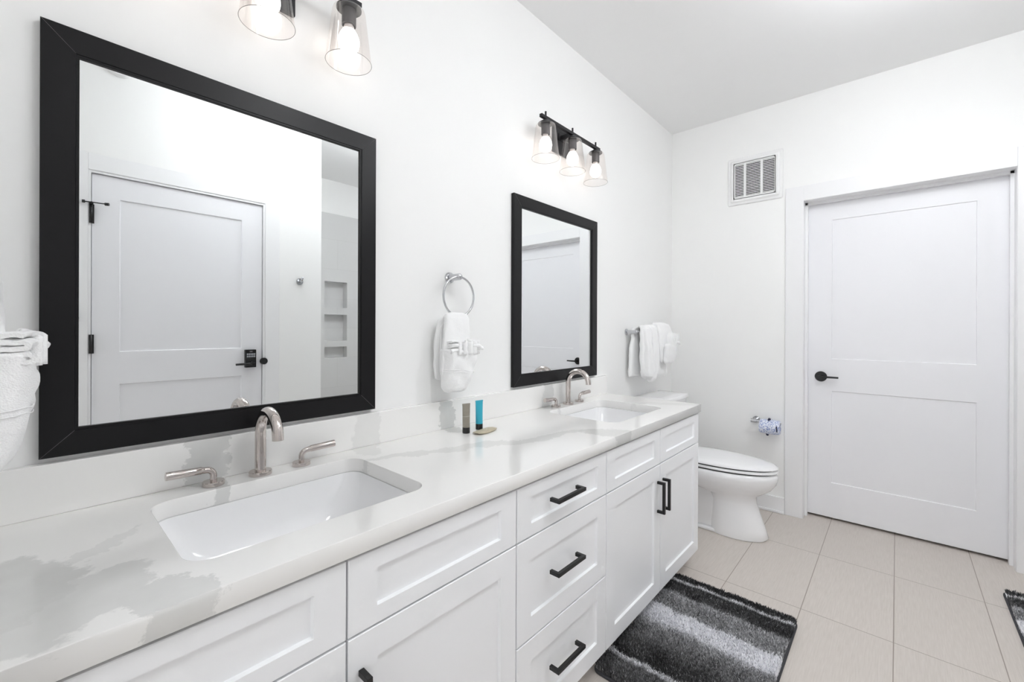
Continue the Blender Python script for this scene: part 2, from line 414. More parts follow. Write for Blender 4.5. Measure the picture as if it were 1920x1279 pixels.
# black lever handle
def lever(parent, c, out, along, name='door_handle', R=.033, L=.105):
    """c centre on the face, out unit vector away from the face, along the lever's direction"""
    c, out, along = Vector(c), Vector(out), Vector(along)
    bm = bmesh.new()
    tube(bm, [c, c+out*.007, c+out*.010], [R, R, R*.93], n=36)
    tube(bm, [c+out*.009, c+out*.045], .011, n=20)
    h = bm; link(name, h, 'black', parent)
    bm = bmesh.new(); a = c+out*.042-along*.011; q = a+along*L
    upv = Vector((0, 0, 1)); o2 = out*.006; w2 = upv*.0066
    loft(bm, [[a+o2+w2, a-o2+w2, a-o2-w2, a+o2-w2], [q+o2*.8+w2*.8, q-o2*.8+w2*.8, q-o2*.8-w2*.8, q+o2*.8-w2*.8]], smooth=False)
    return bm
hb = lever(d1, (D1X, -.945, .920), (-1, 0, 0), (0, -1, 0)); link('door_lever', hb, 'black', d1)

# ---- opposite door with keypad lock (seen in the nearest mirror)
def door2(bm):
    panelled(bm, (-1, 0, 0), (0, 0, 1), (0, 1, 0), (0, YO-.014, 0), -D2R+.003, -D2L-.003, .01, D2T-.003, .035,
             [(-.922, -.330, .24, .912), (-.922, -.330, 1.090, 1.925)], rec=.007, slope=.003, bev=.002)
d2 = struct(add(None, 'door_2', 'door', door2))
def jamb2(bm):
    box(bm, D2L-.02, D2L, YO-T, YO-.001, 0, D2T+.02); box(bm, D2R, D2R+.02, YO-T, YO-.001, 0, D2T+.02); box(bm, D2L, D2R, YO-T, YO-.001, D2T, D2T+.02)
struct(add(None, 'trim_jamb_right', 'trim', jamb2))
def casing2(bm):
    y0, y1 = YO, YO+.0025
    box(bm, D2L-.10, D2L-.012, y0, y1, 0, D2T+.10, .002); box(bm, D2R+.012, D2R+.10, y0, y1, 0, D2T+.10, .002); box(bm, D2L-.012, D2R+.012, y0, y1, D2T+.012, D2T+.10, .002)
struct(add(None, 'trim_casing_right', 'trim', casing2))
def hinge(bm, z0, z1):
    tube(bm, [(D2L-.001, YO+.001, z0), (D2L-.001, YO+.001, z1)], .0075, n=14); box(bm, D2L-.012, D2L+.012, YO-.010, YO-.002, z0, z1)
for z0, z1 in ((1.775, 1.875), (1.085, 1.185), (.2, .3)): add(d2, 'hinge', 'black', lambda bm: hinge(bm, z0, z1))
def stopper(bm):
    y = YO+.018; c = Vector((D2L, y, 1.882))
    tube(bm, [(D2L-.028, y-.006, 1.882), (D2L+.058, y+.004, 1.882)], .0028, n=10)
    tube(bm, [(D2L-.036, y-.007, 1.882), (D2L-.024, y-.006, 1.882)], .008, n=14)
    tube(bm, [(D2L+.052, y-.002, 1.882), (D2L+.066, y+.006, 1.882)], .008, n=14)
    tube(bm, [(D2L, YO+.001, 1.874), (D2L, YO+.001, 1.886)], .0085, n=14); box(bm, D2L-.003, D2L+.003, YO, y, 1.879, 1.885)
add(d2, 'door_stop', 'black', stopper)
kp = add(d2, 'keypad_lock', 'keyblack', lambda bm: box(bm, .937, 1.001, YO-.013, YO+.014, .963, 1.080, .003))
def keys(bm):
    for r in range(2):
        for k in range(5): box(bm, .9445+k*.0104, .9525+k*.0104, YO+.0135, YO+.0150, 1.030+r*.0145, 1.041+r*.0145, .0008)
add(kp, 'number_keys', 'key', keys)
add(kp, 'badge', 'seam', lambda bm: box(bm, .961, .977, YO+.0135, YO+.0145, 1.064, 1.072))
hb = bmesh.new(); tube(hb, [(.975, YO+.01, .990), (.975, YO+.052, .990)], .012); tube(hb, [(.982, YO+.048, .990), (.93, YO+.052, .990), (.872, YO+.050, .989)], [.0085, .007, .0065]); link('door_handle', hb, 'black', d2)
add(d2, 'latch', 'black', lambda bm: tube(bm, [(1.050, YO-.010, 1.0), (1.050, YO+.008, 1.0)], .022, n=24))

# baseboards
def bb(name, *b): return struct(add(None, name, 'trim', lambda bm: box(bm, *b, bev=.002)))
bb('baseboard_back', XB-.013, XB, J0+.101, -.001, 0, .105)
add(None, 'trim_shoe_back', 'trim', lambda bm: box(bm, XB-.026, XB-.0135, J0+.101, -.002, 0, .018, .005))['kind'] = 'structure'
bb('baseboard_back_right', XB-.013, XB, YS+.001, J1-.101, 0, .105)
bb('baseboard_left', 2.312, XB-.027, -.013, 0, 0, .105)
bb('baseboard_right', D2R+.101, 1.434, YO, YO+.013, 0, .105)

# ------------------------------------------------------------------ globe lamps out of view, added to brighten the room
def fill_globe(x, y, r, label):
    t = thing('ceiling_light', label, 'light', (x, y, ZC), group='globe ceiling lights')
    add(t, 'canopy', 'plastic', lambda bm: lathe(bm, [(.0001, -.001), (.07, -.001), (.07, -.015), (.010, -.020), (.010, -.13)], n=32))
    add(t, 'globe', 'led', lambda bm: lathe(bm, [(max(.0001, r*math.cos(math.radians(a))), -.20-.5*r*math.sin(math.radians(a))) for a in range(-90, 91, 15)], n=40))
fill_globe(.95, -1.36, .12, 'semi-flush white globe ceiling light before the nearest mirror')
fill_globe(2.05, -1.58, .17, 'semi-flush white globe ceiling light before the farther mirror')

# ------------------------------------------------------------------ vanity
YF = -.552                                           # face of the doors and drawers
SX = [-.084, .396, .876, 1.357, 1.820, 2.300]
ZT, Z1, Z2, ZB = .793, .643, .358, .088
def pull(parent, x, z, horiz, L=.165):
    s = .0055; yb, yf = YF, YF-.034
    def fn(bm):
        if horiz:
            box(bm, x-L/2, x+L/2, yf, yf+2*s, z-s, z+s, .0006); 
            for q in (x-L/2, x+L/2-2*s): box(bm, q, q+2*s, yf+2*s, yb, z-s, z+s, .0006)
        else:
            box(bm, x-s, x+s, yf, yf+2*s, z-L/2, z+L/2, .0006)
            for q in (z-L/2, z+L/2-2*s): box(bm, x-s, x+s, yf+2*s, yb, q, q+2*s, .0006)
    return add(parent, 'handle', 'black', fn)
def front(parent, name, x0, x1, z0, z1, rail):
    g = .0021; st = .062
    return add(parent, name, 'cab', lambda bm: panelled(bm, (1, 0, 0), (0, 0, 1), (0, -1, 0), (0, YF, 0), x0+g, x1-g, z0+g, z1-g, .019,
               [(x0+st, x1-st, z0+rail, z1-rail)], rec=.008, slope=.0025))
def carcass(bm, x0, x1):
    yf = YF+.0195; z0, z1 = ZB, .7995; t_ = .016
    box(bm, x0+.0005, x0+t_, yf, -.002, z0, z1); box(bm, x1-t_, x1-.0005, yf, -.002, z0, z1)
    box(bm, x0+t_, x1-t_, yf, -.002, z0, z0+t_); box(bm, x0+t_, x1-t_, -.010, -.002, z0+t_, z1)
    box(bm, x0+t_, x1-t_, yf+.022, yf+.040, z1-.03, z1)
    box(bm, x0+.0005, x1-.0005, YF+.075, YF+.095, 0.0, z0)
def sink_base(xa, xm, xb, label):
    t = thing('vanity_cabinet', label, 'cabinet', (0, 0, 0), group='white vanity cabinet units')
    add(t, 'body', 'cab', lambda bm: carcass(bm, xa, xb))
    for x0, x1, sgn in ((xa, xm, -1), (xm, xb, 1)):
        front(t, 'false_drawer_front', x0, x1, Z1, ZT, .037)
        d = front(t, 'cabinet_door', x0, x1, ZB, Z1, .062)
        pull(d, xm+sgn*.028, .508, False, .134)
    return t
sink_base(SX[0], SX[1], SX[2], 'white shaker sink cabinet under the nearest mirror, cut off at the bottom left')
sink_base(SX[3], SX[4], SX[5], 'white shaker sink cabinet beside the toilet, two black door pulls together')
t = thing('vanity_cabinet', 'white shaker drawer cabinet between the two sink cabinets, three black pulls', 'cabinet', (0, 0, 0), group='white vanity cabinet units')
add(t, 'body', 'cab', lambda bm: carcass(bm, SX[2], SX[3]))
for z0, z1, rl, zh in ((Z1, ZT, .037, .722), (Z2, Z1, .062, .508), (ZB, Z2, .062, .226)):
    d = front(t, 'drawer', SX[2], SX[3], z0, z1, rl); pull(d, 1.097, zh, True, .146)

# countertop with two rounded cut-outs
CT, CH = .839, .0385
SK = [(.172, .655, -.458, -.100), (1.598, 2.082, -.458, -.100)]
def countertop():
    cu = bpy.data.curves.new('ct', 'CURVE'); cu.dimensions = '2D'; cu.fill_mode = 'BOTH'
    e = .0014
    def sp(pts):
        s_ = cu.splines.new('POLY'); s_.points.add(len(pts)-1); s_.use_cyclic_u = True
        for p, q in zip(s_.points, pts): p.co = (q[0], q[1], 0, 1)
    sp([(XN+.001+e, -.562+e), (2.306-e, -.562+e), (2.306-e, -.0005-e), (XN+.001+e, -.0005-e)])
    for x0, x1, y0, y1 in SK: sp(rrect(x0-e, x1+e, y0-e, y1+e, .046, 0, 10))
    cu.extrude = CH/2-e; cu.bevel_depth = e; cu.bevel_resolution = 1
    o = bpy.data.objects.new('ct', cu); COL.objects.link(o)
    dg = bpy.context.evaluated_depsgraph_get(); me = bpy.data.meshes.new_from_object(o.evaluated_get(dg))
    bpy.data.objects.remove(o)
    me.name = 'countertop'; me.materials.clear(); me.materials.append(M['quartz'])
    ob = bpy.data.objects.new('countertop', me); COL.objects.link(ob); ob.location = (0, 0, CT-CH/2)
    return tag(ob, 'long white quartz countertop with grey veins and two sink cutouts', 'countertop')
countertop()
tag(add(None, 'backsplash', 'quartz', lambda bm: box(bm, XN+.001, 2.306, -.0205, -.0005, CT+.0003, .9455, .0012)), 'low white and grey quartz backsplash along the wall behind the faucets', 'backsplash')

# sinks
def sink(x0, x1, y0, y1, label):
    zt = CT-CH-.0004; cx, cy = (x0+x1)/2, (y0+y1)/2
    o = thing('sink', label, 'sink', (cx, cy, zt), group='undermount rectangular sinks')
    def fn(bm):
        w_, d_ = (x1-x0)/2, (y1-y0)/2
        def R(ix, iy, r, z, k=0): return rrect(-w_+ix, w_-ix, -d_+iy, d_-iy, r, z, 8)
        inner = [R(.003, .003, .044, 0), R(.004, .004, .044, -.006), R(.012, .010, .045, -.03), R(.034, .022, .05, -.075), R(.058, .036, .055, -.108), R(.078, .055, .06, -.122), R(.11, .09, .06, -.129), R(.19, .155, .02, -.133)]
        outer = [R(-.022, -.022, .055, 0), R(-.022, -.022, .055, -.012), R(-.006, -.006, .05, -.014), R(.022, .010, .05, -.085), R(.048, .026, .055, -.120), R(.075, .055, .06, -.137), R(.19, .155, .02, -.147)]
        loft(bm, outer[::-1]+inner, True, True)
    add(o, 'basin', 'porcelain', fn, smooth_angle=50)
    add(o, 'drain', 'chrome', lambda bm: lathe(bm, [(.0001, -.1305), (.016, -.1305), (.018, -.129), (.029, -.1285), (.031, -.131), (.031, -.134)], n=32))
    return o
sink(*SK[0], 'white rectangular undermount sink in front of the nearest mirror')
sink(*SK[1], 'white rectangular undermount sink nearest the toilet')

# faucets
def faucet():
    o = thing('faucet', 'polished gooseneck faucet with two levers below the nearest mirror', 'faucet', (.408, -.060, CT), group='gooseneck faucets at the sinks')
    def base(bm, x, y, r): lathe(bm, [(.0001, 0), (r-.0006, 0), (r, .0006), (r, .0095), (r-.001, .0105), (.0001, .0108)], (x, y, 0), n=40)
    def fn(bm):
        R = .060; pts = [(0, 0, .010), (0, 0, .06), (0, 0, .112)]
        for i in range(1, 25):
            a = math.radians(i*172/24); pts.append((0, -R+R*math.cos(a), .112+R*math.sin(a)))
        pts.append((0, pts[-1][1]-.0005, pts[-1][2]-.010))
        tube(bm, pts, .0132, n=32)
    sp = add(o, 'spout', 'chrome', fn, smooth_angle=60)
    add(sp, 'base_plate', 'chrome', lambda bm: base(bm, 0, 0, .027), smooth_angle=40)
    for sx in (-1, 1):
        x = sx*.105
        def lv(bm):
            pts = [(x, 0, .010), (x, 0, .022)]
            for i in range(1, 11):
                a = math.radians(i*84/10); pts.append((x+sx*(.016-.016*math.cos(a)), -.000, .024+.016*math.sin(a)))
            n0 = len(pts); pts += [(x+sx*.024, 0, .0410), (x+sx*.026, 0, .0412), (x+sx*.094, -.002, .0440)]
            tube(bm, pts, [.0075]*n0+[.0080, .0092, .0098], n=22)
        l_ = add(o, 'lever', 'chrome', lv, smooth_angle=50)
        add(l_, 'base_plate', 'chrome', lambda bm: base(bm, x, 0, .0235), smooth_angle=40)
    return o
fc = faucet()
f2 = dup(fc, (1.838, -.060, CT), 'polished gooseneck faucet with two levers below the farther mirror')

# ------------------------------------------------------------------ mirrors
def mirror(x0, x1, z0, z1, label, fwid=.057, t_=.018):
    o = thing('framed_mirror', label, 'mirror', ((x0+x1)/2, 0, z0), group='black framed wall mirrors')
    W_, H_ = (x1-x0)/2, z1-z0
    def fr(bm):
        # mitred flat profile (offset inwards, depth)
        prof = [(0, -.0005), (0, -t_+.001), (.001, -t_), (fwid-.006, -t_), (fwid-.005, -t_+.002), (fwid-.001, -t_+.002), (fwid, -t_+.003), (fwid, -.006)]
        rings = []
        for i, d in prof: rings.append([Vector((-W_+i, d, i)), Vector((W_-i, d, i)), Vector((W_-i, d, H_-i)), Vector((-W_+i, d, H_-i))])
        loft(bm, rings, False, False, smooth=False)
    add(o, 'frame', 'frame', fr)
    for sx in (-1, 1):
        for sz in (0, 1):
            def seams(bm):
                q = .0004
                a = Vector((sx*(W_-.001), -t_-.0002, (.001 if sz == 0 else H_-.001))); b = Vector((sx*(W_-fwid+.006), -t_-.0002, (fwid-.006 if sz == 0 else H_-fwid+.006)))
                tube(bm, [a, b], q, n=6)
            add(o, 'mitre_seam', 'seam', seams)
    add(o, 'glass', 'mirror', lambda bm: box(bm, -W_+fwid-.004, W_-fwid+.004, -.010, -.0055, fwid-.004, H_-fwid+.004))
    return o
mirror(.013, .769, .957, 1.857, 'nearest black framed mirror reflecting the keypad door')
mirror(1.464, 2.192, .957, 1.843, 'farther black framed mirror near the towel bar, reflecting the plain door')

# ------------------------------------------------------------------ vanity lights
def vanity_light():
    o = thing('vanity_light', 'black three-bulb wall light above the nearest mirror, partly cut off', 'wall light', (.413, 0, 2.212), group='three-bulb wall lights over the mirrors')
    Y0 = -.085
    add(o, 'back_plate', 'bronze', lambda bm: box(bm, -.062, .098, -.014, -.0005, -.085, .055, .002))
    add(o, 'arm', 'bronze', lambda bm: (box(bm, -.010, .010, Y0+.007, -.013, -.008, .008, .001), box(bm, -.02, .02, -.018, -.013, -.02, .02, .002)))
    add(o, 'bar', 'bronze', lambda bm: box(bm, -.262, .262, Y0-.0075, Y0+.0075, -.0075, .0075, .001))
    for x in (-.224, 0, .224):
        def holder(bm):
            tube(bm, [(x, Y0, .006), (x, Y0, .030)], .0045, n=14)
            lathe(bm, [(.0001, -.009), (.010, -.009), (.028, -.020), (.036, -.026), (.036, -.030), (.0001, -.030)], (x, Y0, 0), n=36)
        h = add(o, 'holder', 'bronze', holder, smooth_angle=40)
        add(h, 'socket', 'socket', lambda bm: lathe(bm, [(.0001, -.031), (.0195, -.031), (.0205, -.034), (.0205, -.078), (.0185, -.080), (.0175, -.074), (.0001, -.074)], (x, Y0, 0), n=32), smooth_angle=40)
        b = add(o, 'bulb', 'bulb', lambda bm: lathe(bm, [(.0185, -.094), (.025, -.105), (.0295, -.118), (.0305, -.130), (.0285, -.142), (.022, -.153), (.011, -.160), (.0001, -.161)], (x, Y0, 0), n=24))
        add(b, 'collar', 'collar', lambda bm: lathe(bm, [(.0130, -.074), (.0135, -.080), (.0185, -.0937)], (x, Y0, 0), n=24))
        g = add(o, 'shade', 'glass', lambda bm: lathe(bm, [(.021, -.0315), (.040, -.0315), (.0445, -.034), (.0475, -.042), (.0645, -.185), (.065, -.190)], (x, Y0, 0), n=56), recalc=False)
        add(g, 'rim', 'rim', lambda bm: torus(bm, (x, Y0, -.190), .065, .0007, 'Z', 64, 6))
    return o
v1 = vanity_light()
dup(v1, (1.832, 0, 2.212), 'black three-bulb wall light above the farther mirror, wholly in view')

# ------------------------------------------------------------------ towels
def fold_section(w_, d_, amp, ph, seed, n=72):
    """closed horizontal outline of folded cloth: rounded bar w_ x d_ with soft folds"""
    out = []
    for i in range(n):
        a = 2*math.pi*i/n; c, s = math.cos(a), math.sin(a)
        x = w_/2*math.copysign(abs(c)**.35, c); y = d_/2*math.copysign(abs(s)**.6, s)
        y += amp*math.sin(ph+x*95+seed)*(1 if s < 0 else .3)
        out.append((x, y))
    return out
def cloth(bm, secs, seed=0, amp=.0012, n=72, jitter=.0016):
    """secs: (z, cx, cy, w, d, amp)"""
    rings = []
    # densify
    full = []
    for a, b in zip(secs, secs[1:]):
        for k in range(6):
            f = k/6; full.append(tuple(a[i]*(1-f)+b[i]*f for i in range(6)))
    full.append(secs[-1])
    for z, cx, cy, w_, d_, am in full:
        ring = []
        for x, y in fold_section(w_, d_, am, z*9, seed, n):
            p = Vector((cx+x, cy+y, z)); q = noise.noise_vector(p*28+Vector((seed, 0, 0)))*jitter*2.2 + noise.noise_vector(p*90)*jitter*.5
            ring.append(p+q)
        rings.append(ring)
    loft(bm, rings)
def ribbon(bm, path, h0, h1, thick, zfun=None, n_up=6):
    """upright pleated strip: path of (x,y), bottom z h0, top z h1(i)"""
    N = len(path); L, R = [], []
    for i in range(N):
        p = Vector(path[i]); a = Vector(path[max(0, i-1)]); b = Vector(path[min(N-1, i+1)]); t_ = (b-a).normalized(); nn = Vector((-t_.y, t_.x))*thick/2
        L.append(p+nn); R.append(p-nn)
    rings = []
    for i in range(N):
        z1 = h1(i/(N-1)) if callable(h1) else h1
        sp = []
        for k in range(n_up+1): sp.append(Vector((L[i].x, L[i].y, h0+(z1-h0-thick/2)*k/n_up)))
        sp.append(Vector((path[i][0], path[i][1], z1)))
        for k in range(n_up, -1, -1): sp.append(Vector((R[i].x, R[i].y, h0+(z1-h0-thick/2)*k/n_up)))
        rings.append(sp)
    loft(bm, rings)
def towel_ring(origin, rz, label):
    o = thing('towel_ring', label, 'towel ring', origin, rz, group='chrome towel rings')
    # local: wall at y=0, front -y, z=0 at the pivot
    add(o, 'mount', 'chrome2', lambda bm: (lathe(bm, [(.0001, 0), (.0215, 0), (.0215, .006), (.018, .010), (.0001, .010)], (0, 0, 0), 'Y', 32), box(bm, -.013, .013, -.070, -.006, -.013, .013, .0115, 5)), smooth_angle=40)
    add(o, 'ring', 'chrome2', lambda bm: torus(bm, (0, -.058, -.076), .076, .0042))
    return o
    return o
def hand_towel(origin, rz, label, lab2, grp1, grp2, dr=1.0, sc=(1, 1, 1)):
    """origin at the bottom of the ring on the wall plane; front faces local -y; dr stretches the drop"""
    o = thing('hand_towel', label, 'towel', origin, rz, group=grp1)
    q = lambda L: [(z*dr if z < -.02 else z, a, b, c, d, e) for z, a, b, c, d, e in L]
    add(o, 'front_fold', 'towel', lambda bm: cloth(bm, q([(.012, 0, -.058, .060, .010, .0), (.006, 0, -.060, .098, .024, .0008), (-.012, 0, -.066, .114, .026, .0018), (-.06, -.004, -.070, .124, .026, .0024),
        (-.13, -.008, -.072, .134, .026, .0020), (-.20, -.012, -.072, .132, .024, .0012), (-.25, -.014, -.070, .110, .020, .001), (-.262, -.014, -.069, .060, .012, 0)]), 3))
    def back(bm):
        cloth(bm, q([(.004, -.004, -.050, .080, .010, 0), (-.02, -.014, -.036, .108, .018, .001), (-.09, -.014, -.028, .124, .020, .0014), (-.19, -.014, -.026, .126, .020, .001), (-.236, -.014, -.026, .118, .018, .001), (-.244, -.014, -.026, .08, .010, 0)]), 8)
        cloth(bm, q([(-.004, .000, -.048, .070, .008, 0), (-.04, -.004, -.043, .112, .012, .001), (-.19, -.004, -.043, .122, .014, .001), (-.262, -.004, -.045, .106, .012, .001), (-.27, -.004, -.046, .07, .008, 0)]), 12)
    add(o, 'back_fold', 'towel', back)
    def pocket(bm):
        # outer leaf turned up into a full, rounded pocket
        rings = []; n = 96
        zs = [-.134, -.1315, -.134, -.142, -.16, -.185, -.21, -.235, -.257, -.273, -.284, -.289]
        hw = [.070, .076, .079, .079, .078, .075, .072, .068, .063, .057, .048, .032]
        bl = [.042, .049, .052, .052, .051, .048, .045, .041, .036, .030, .022, .010]
        cx = [.002, .002, .002, .002, .001, -.002, -.005, -.008, -.010, -.012, -.014, -.014]
        full = []
        for k in range(len(zs)-1):
            for m_ in range(4):
                f = m_/4; full.append(tuple(L[k]*(1-f)+L[k+1]*f for L in (zs, hw, bl, cx)))
        full.append((zs[-1], hw[-1], bl[-1], cx[-1]))
        for z, w_, b_, c_ in full:
            ring = []
            for i in range(n):
                a = 2*math.pi*i/n; c, s_ = math.cos(a), math.sin(a)
                x = w_*math.copysign(abs(c)**.6, c); y = -.064+(-b_*abs(s_)**.75 if s_ > 0 else .006*abs(s_))
                p = Vector((x+c_, y, z*dr))
                if s_ > 0:    # slanting creases
                    cr = .0022*math.sin((p.x*.8+p.z)*70)+.0016*math.sin((p.x-p.z*.5)*120+1)
                    p.y += cr*s_
                p += noise.noise_vector(p*22)*.0050+noise.noise_vector(p*70)*.0014
                p.z += -.005*math.sin(p.x*24)*(1 if z > -.25 else .4)
                ring.append(p)
            rings.append(ring)
        loft(bm, rings)
    add(o, 'pocket_fold', 'towel', pocket)
    def band(bm):
        for z, k in ((-.205, .0012), (-.213, .0010)):
            pts = []
            for i in range(41):
                a = math.pi*i/40; x = -.0745*math.copysign(abs(math.cos(a))**.6, math.cos(a))-.004
                p = Vector((x, -.0645-.0465*abs(math.sin(a))**.75, z*dr)); p += noise.noise_vector(p*22)*.0050; p.z -= .005*math.sin(p.x*24); pts.append(p)
            tube(bm, pts, k, n=6)
    add(o, 'woven_band', 'towel', band)
    wc = thing('washcloth', lab2, 'washcloth', origin, rz, group=grp2)
    b = -.134*dr
    def stack(bm):
        # accordion folds seen end on from the camera side
        cl = []; K = 5; y0, y1, dz = -.074, -.108, .0098
        for k in range(K):
            a_, c_ = (y0, y1) if k % 2 == 0 else (y1, y0); z = b-.004+k*dz
            for m_ in range(7): cl.append(Vector((0, a_+(c_-a_)*m_/6, z+.0012*math.sin(m_*.9+k))))
            if k < K-1:
                sg = -1 if c_ == y1 else 1
                for m_ in (1, 2, 3): cl.append(Vector((0, c_+sg*.0045*math.sin(math.pi*m_/4), z+dz*m_/4)))
        N = len(cl); L, R = [], []
        for i in range(N):
            t_ = (cl[min(N-1, i+1)]-cl[max(0, i-1)]).normalized(); nn = Vector((0, -t_.z, t_.y))*.0034; L.append(cl[i]+nn); R.append(cl[i]-nn)
        out = L+R[::-1]; rings = []
        for j in range(13):
            x = -.058+.075*j/12; g = 1-.25*(j in (0, 12))
            rings.append([Vector((x+p.z*.05, p.y+.004*math.sin(j*.6+p.z*90), p.z+.003*math.sin(j*.5)))+noise.noise_vector(Vector((x*30, p.y*30, p.z*30)))*.0022 for p in out])
        vr = [[bm.verts.new(p) for p in q_] for q_ in rings]
        for q0, q1 in zip(vr, vr[1:]): ring_faces(bm, q0, q1)
        n2 = len(L)
        for q_ in (vr[0], vr[-1]):
            for i in range(n2-1): bm.faces.new((q_[i], q_[i+1], q_[2*n2-2-i], q_[2*n2-1-i]))
    add(wc, 'folds', 'towel', stack)
    def fan(bm):
        path = []; P_ = 6
        for i in range(P_*14+1):
            f = i/(P_*14); ang = math.pi*(.30+.66*f); ph = f*P_*2*math.pi; rr = .045+.015*math.sin(ph)
            path.append(Vector((-rr*1.40*math.cos(ang)+.010, -.078-rr*.80*math.sin(ang))))
        ribbon(bm, path, b-.012, lambda f: b+.030+.012*math.sin(math.pi*f*.9)+.005*math.sin(f*31), .0058)
    add(wc, 'pleats', 'towel', fan)
    def tip(bm):
        for x, y, s_, h in ((.062, -.106, .022, .012), (.046, -.114, .020, .020)):
            pts = [Vector((x*.75, y*.92, b+h-.004)), Vector((x*.95, y, b+h)), Vector((x+s_*.6, y-s_*.4, b+h)), Vector((x+s_*.95, y-s_*.62, b+h-.003)), Vector((x+s_*1.1, y-s_*.72, b+h-.008))]
            tube(bm, pts, [.007, .0085, .0085, .0065, .002], n=12)
    add(wc, 'turned_tip', 'towel', tip)
    o.scale = sc; wc.scale = sc
    return o
RX, RZ = 1.100, 1.424
towel_ring((RX, 0, RZ), 0, 'chrome towel ring on the wall between the two mirrors')
hand_towel((RX-.016, 0, RZ-.076*2+.002), 0, 'white hand towel hanging from the ring between the mirrors', 'pleated white washcloth tucked in the towel between the mirrors', 'white hand towels on rings', 'pleated washcloths tucked in towels')
LY = -.262
towel_ring((XN, LY, 1.478), math.radians(90), 'chrome towel ring on the near wall at the left edge').scale = (1, 1.10, 1)
hand_towel((XN, LY, 1.478-.150), math.radians(90), 'large white hand towel at the left edge beside the nearest mirror', 'pleated white washcloth in the towel at the left edge', 'white hand towels on rings', 'pleated washcloths tucked in towels', 1.12, (1.1, 1.10, 1))

# towel bar above the toilet
BY, BZ = -.072, 1.205
tb = thing('towel_bar', 'chrome towel bar on the wall above the toilet tank', 'towel bar', (2.58, 0, BZ))
for x in (2.585-2.58, 3.10-2.58):
    add(tb, 'post', 'chrome2', lambda bm: (lathe(bm, [(.0001, 0), (.020, 0), (.020, .006), (.016, .009), (.0001, .009)], (x, 0, 0), 'Y', 28), box(bm, x-.012, x+.012, BY-.012, -.006, -.012, .012, .009, 4)), smooth_angle=40)
add(tb, 'bar', 'chrome2', lambda bm: tube(bm, [(.005, BY, 0), (.52, BY, 0)], .0085, n=18))
bt = thing('bath_towel', 'thick folded white bath towel hanging over the bar above the toilet', 'towel', (2.785, BY, BZ))
def bath(bm):
    # front leaf in two rolled folds, back leaf, and the saddle over the bar
    cloth(bm, [(.045, -.02, -.012, .20, .020, 0), (.040, -.02, -.016, .32, .045, .001), (.01, -.02, -.030, .34, .045, .002), (-.10, -.02, -.034, .36, .046, .002), (-.22, -.01, -.034, .37, .046, .002), (-.285, 0, -.034, .37, .042, .002), (-.30, 0, -.034, .33, .020, 0)], 5, jitter=.003)
    cloth(bm, [(.036, -.02, .012, .22, .016, 0), (.02, -.03, .028, .32, .034, .001), (-.10, -.045, .036, .34, .034, .002), (-.25, -.05, .036, .35, .034, .002), (-.285, -.05, .036, .36, .016, 0)], 9, jitter=.003)
add(bt, 'folds', 'towel', bath)
def rolls(bm):
    cloth(bm, [(.040, -.150, -.030, .04, .03, 0), (.02, -.150, -.040, .070, .044, .001), (-.12, -.150, -.052, .075, .050, .002), (-.28, -.145, -.056, .085, .052, .002), (-.305, -.140, -.056, .05, .03, 0)], 2, jitter=.003)
    cloth(bm, [(.046, -.070, -.030, .05, .03, 0), (.03, -.070, -.042, .085, .046, .001), (-.10, -.065, -.056, .090, .050, .002), (-.24, -.075, -.058, .080, .050, .002), (-.30, -.105, -.058, .07, .046, .001), (-.318, -.120, -.058, .04, .02, 0)], 4, jitter=.003)
add(bt, 'rolled_fold', 'towel', rolls)
ht = thing('hand_towel', 'white hand towel folded over the bath towel near the room corner', 'towel', (2.88, BY, BZ), group='white hand towels on rings')
del ht['group']
def over(bm):
    cloth(bm, [(.062, 0, -.020, .14, .030, 0), (.050, 0, -.034, .20, .052, .001), (.0, .005, -.066, .215, .024, .002), (-.09, .01, -.070, .22, .024, .002), (-.175, .01, -.072, .20, .024, .002), (-.202, 0, -.072, .15, .012, 0)], 6, jitter=.0026)
add(ht, 'front_fold', 'towel', over)
def pk(bm):
    cloth(bm, [(-.078, .02, -.096, .17, .012, .001), (-.085, .02, -.098, .19, .026, .001), (-.15, .015, -.096, .19, .030, .002), (-.20, .005, -.092, .15, .024, .001), (-.212, 0, -.090, .11, .010, 0)], 7, jitter=.003)
add(ht, 'pocket_fold', 'towel', pk)
w3 = thing('washcloth', 'small white washcloth tucked in the towel on the bar', 'washcloth', (2.905, BY, BZ))
def wf(bm):
    for k in range(5):
        x = -.03+k*.022
        cloth(bm, [(-.012-.006*(k % 2), x, -.100-.004*k, .010, .020, 0), (-.03, x, -.100-.003*k, .018, .034, .001), (-.11, x*.8, -.096, .016, .026, 0)], k, jitter=.002)
    tube(bm, [(.05, -.11, -.07), (.075, -.118, -.072), (.098, -.122, -.084)], [.010, .011, .005], n=12)
add(w3, 'pleats', 'towel', wf)

# ------------------------------------------------------------------ outlet
ol = thing('wall_outlet', 'white double wall outlet partly behind the hanging towel', 'outlet', (1.066, 0, 1.097))
add(ol, 'cover_plate', 'plastic', lambda bm: box(bm, -.038, .038, -.006, -.0003, -.062, .062, .003, 3))
for z in (-.02, .02):
    rc = add(ol, 'receptacle', 'plastic', lambda bm: box(bm, -.017, .017, -.0075, -.005, z-.016, z+.016, .003))
    for x in (-.0065, .0065): add(rc, 'slot', 'rubber', lambda bm: box(bm, x-.0009, x+.0009, -.0079, -.0070, z-.001, z+.008))
    add(rc, 'ground_hole', 'rubber', lambda bm: tube(bm, [(0, -.0070, z-.0085), (0, -.0079, z-.0085)], .0024, n=12))

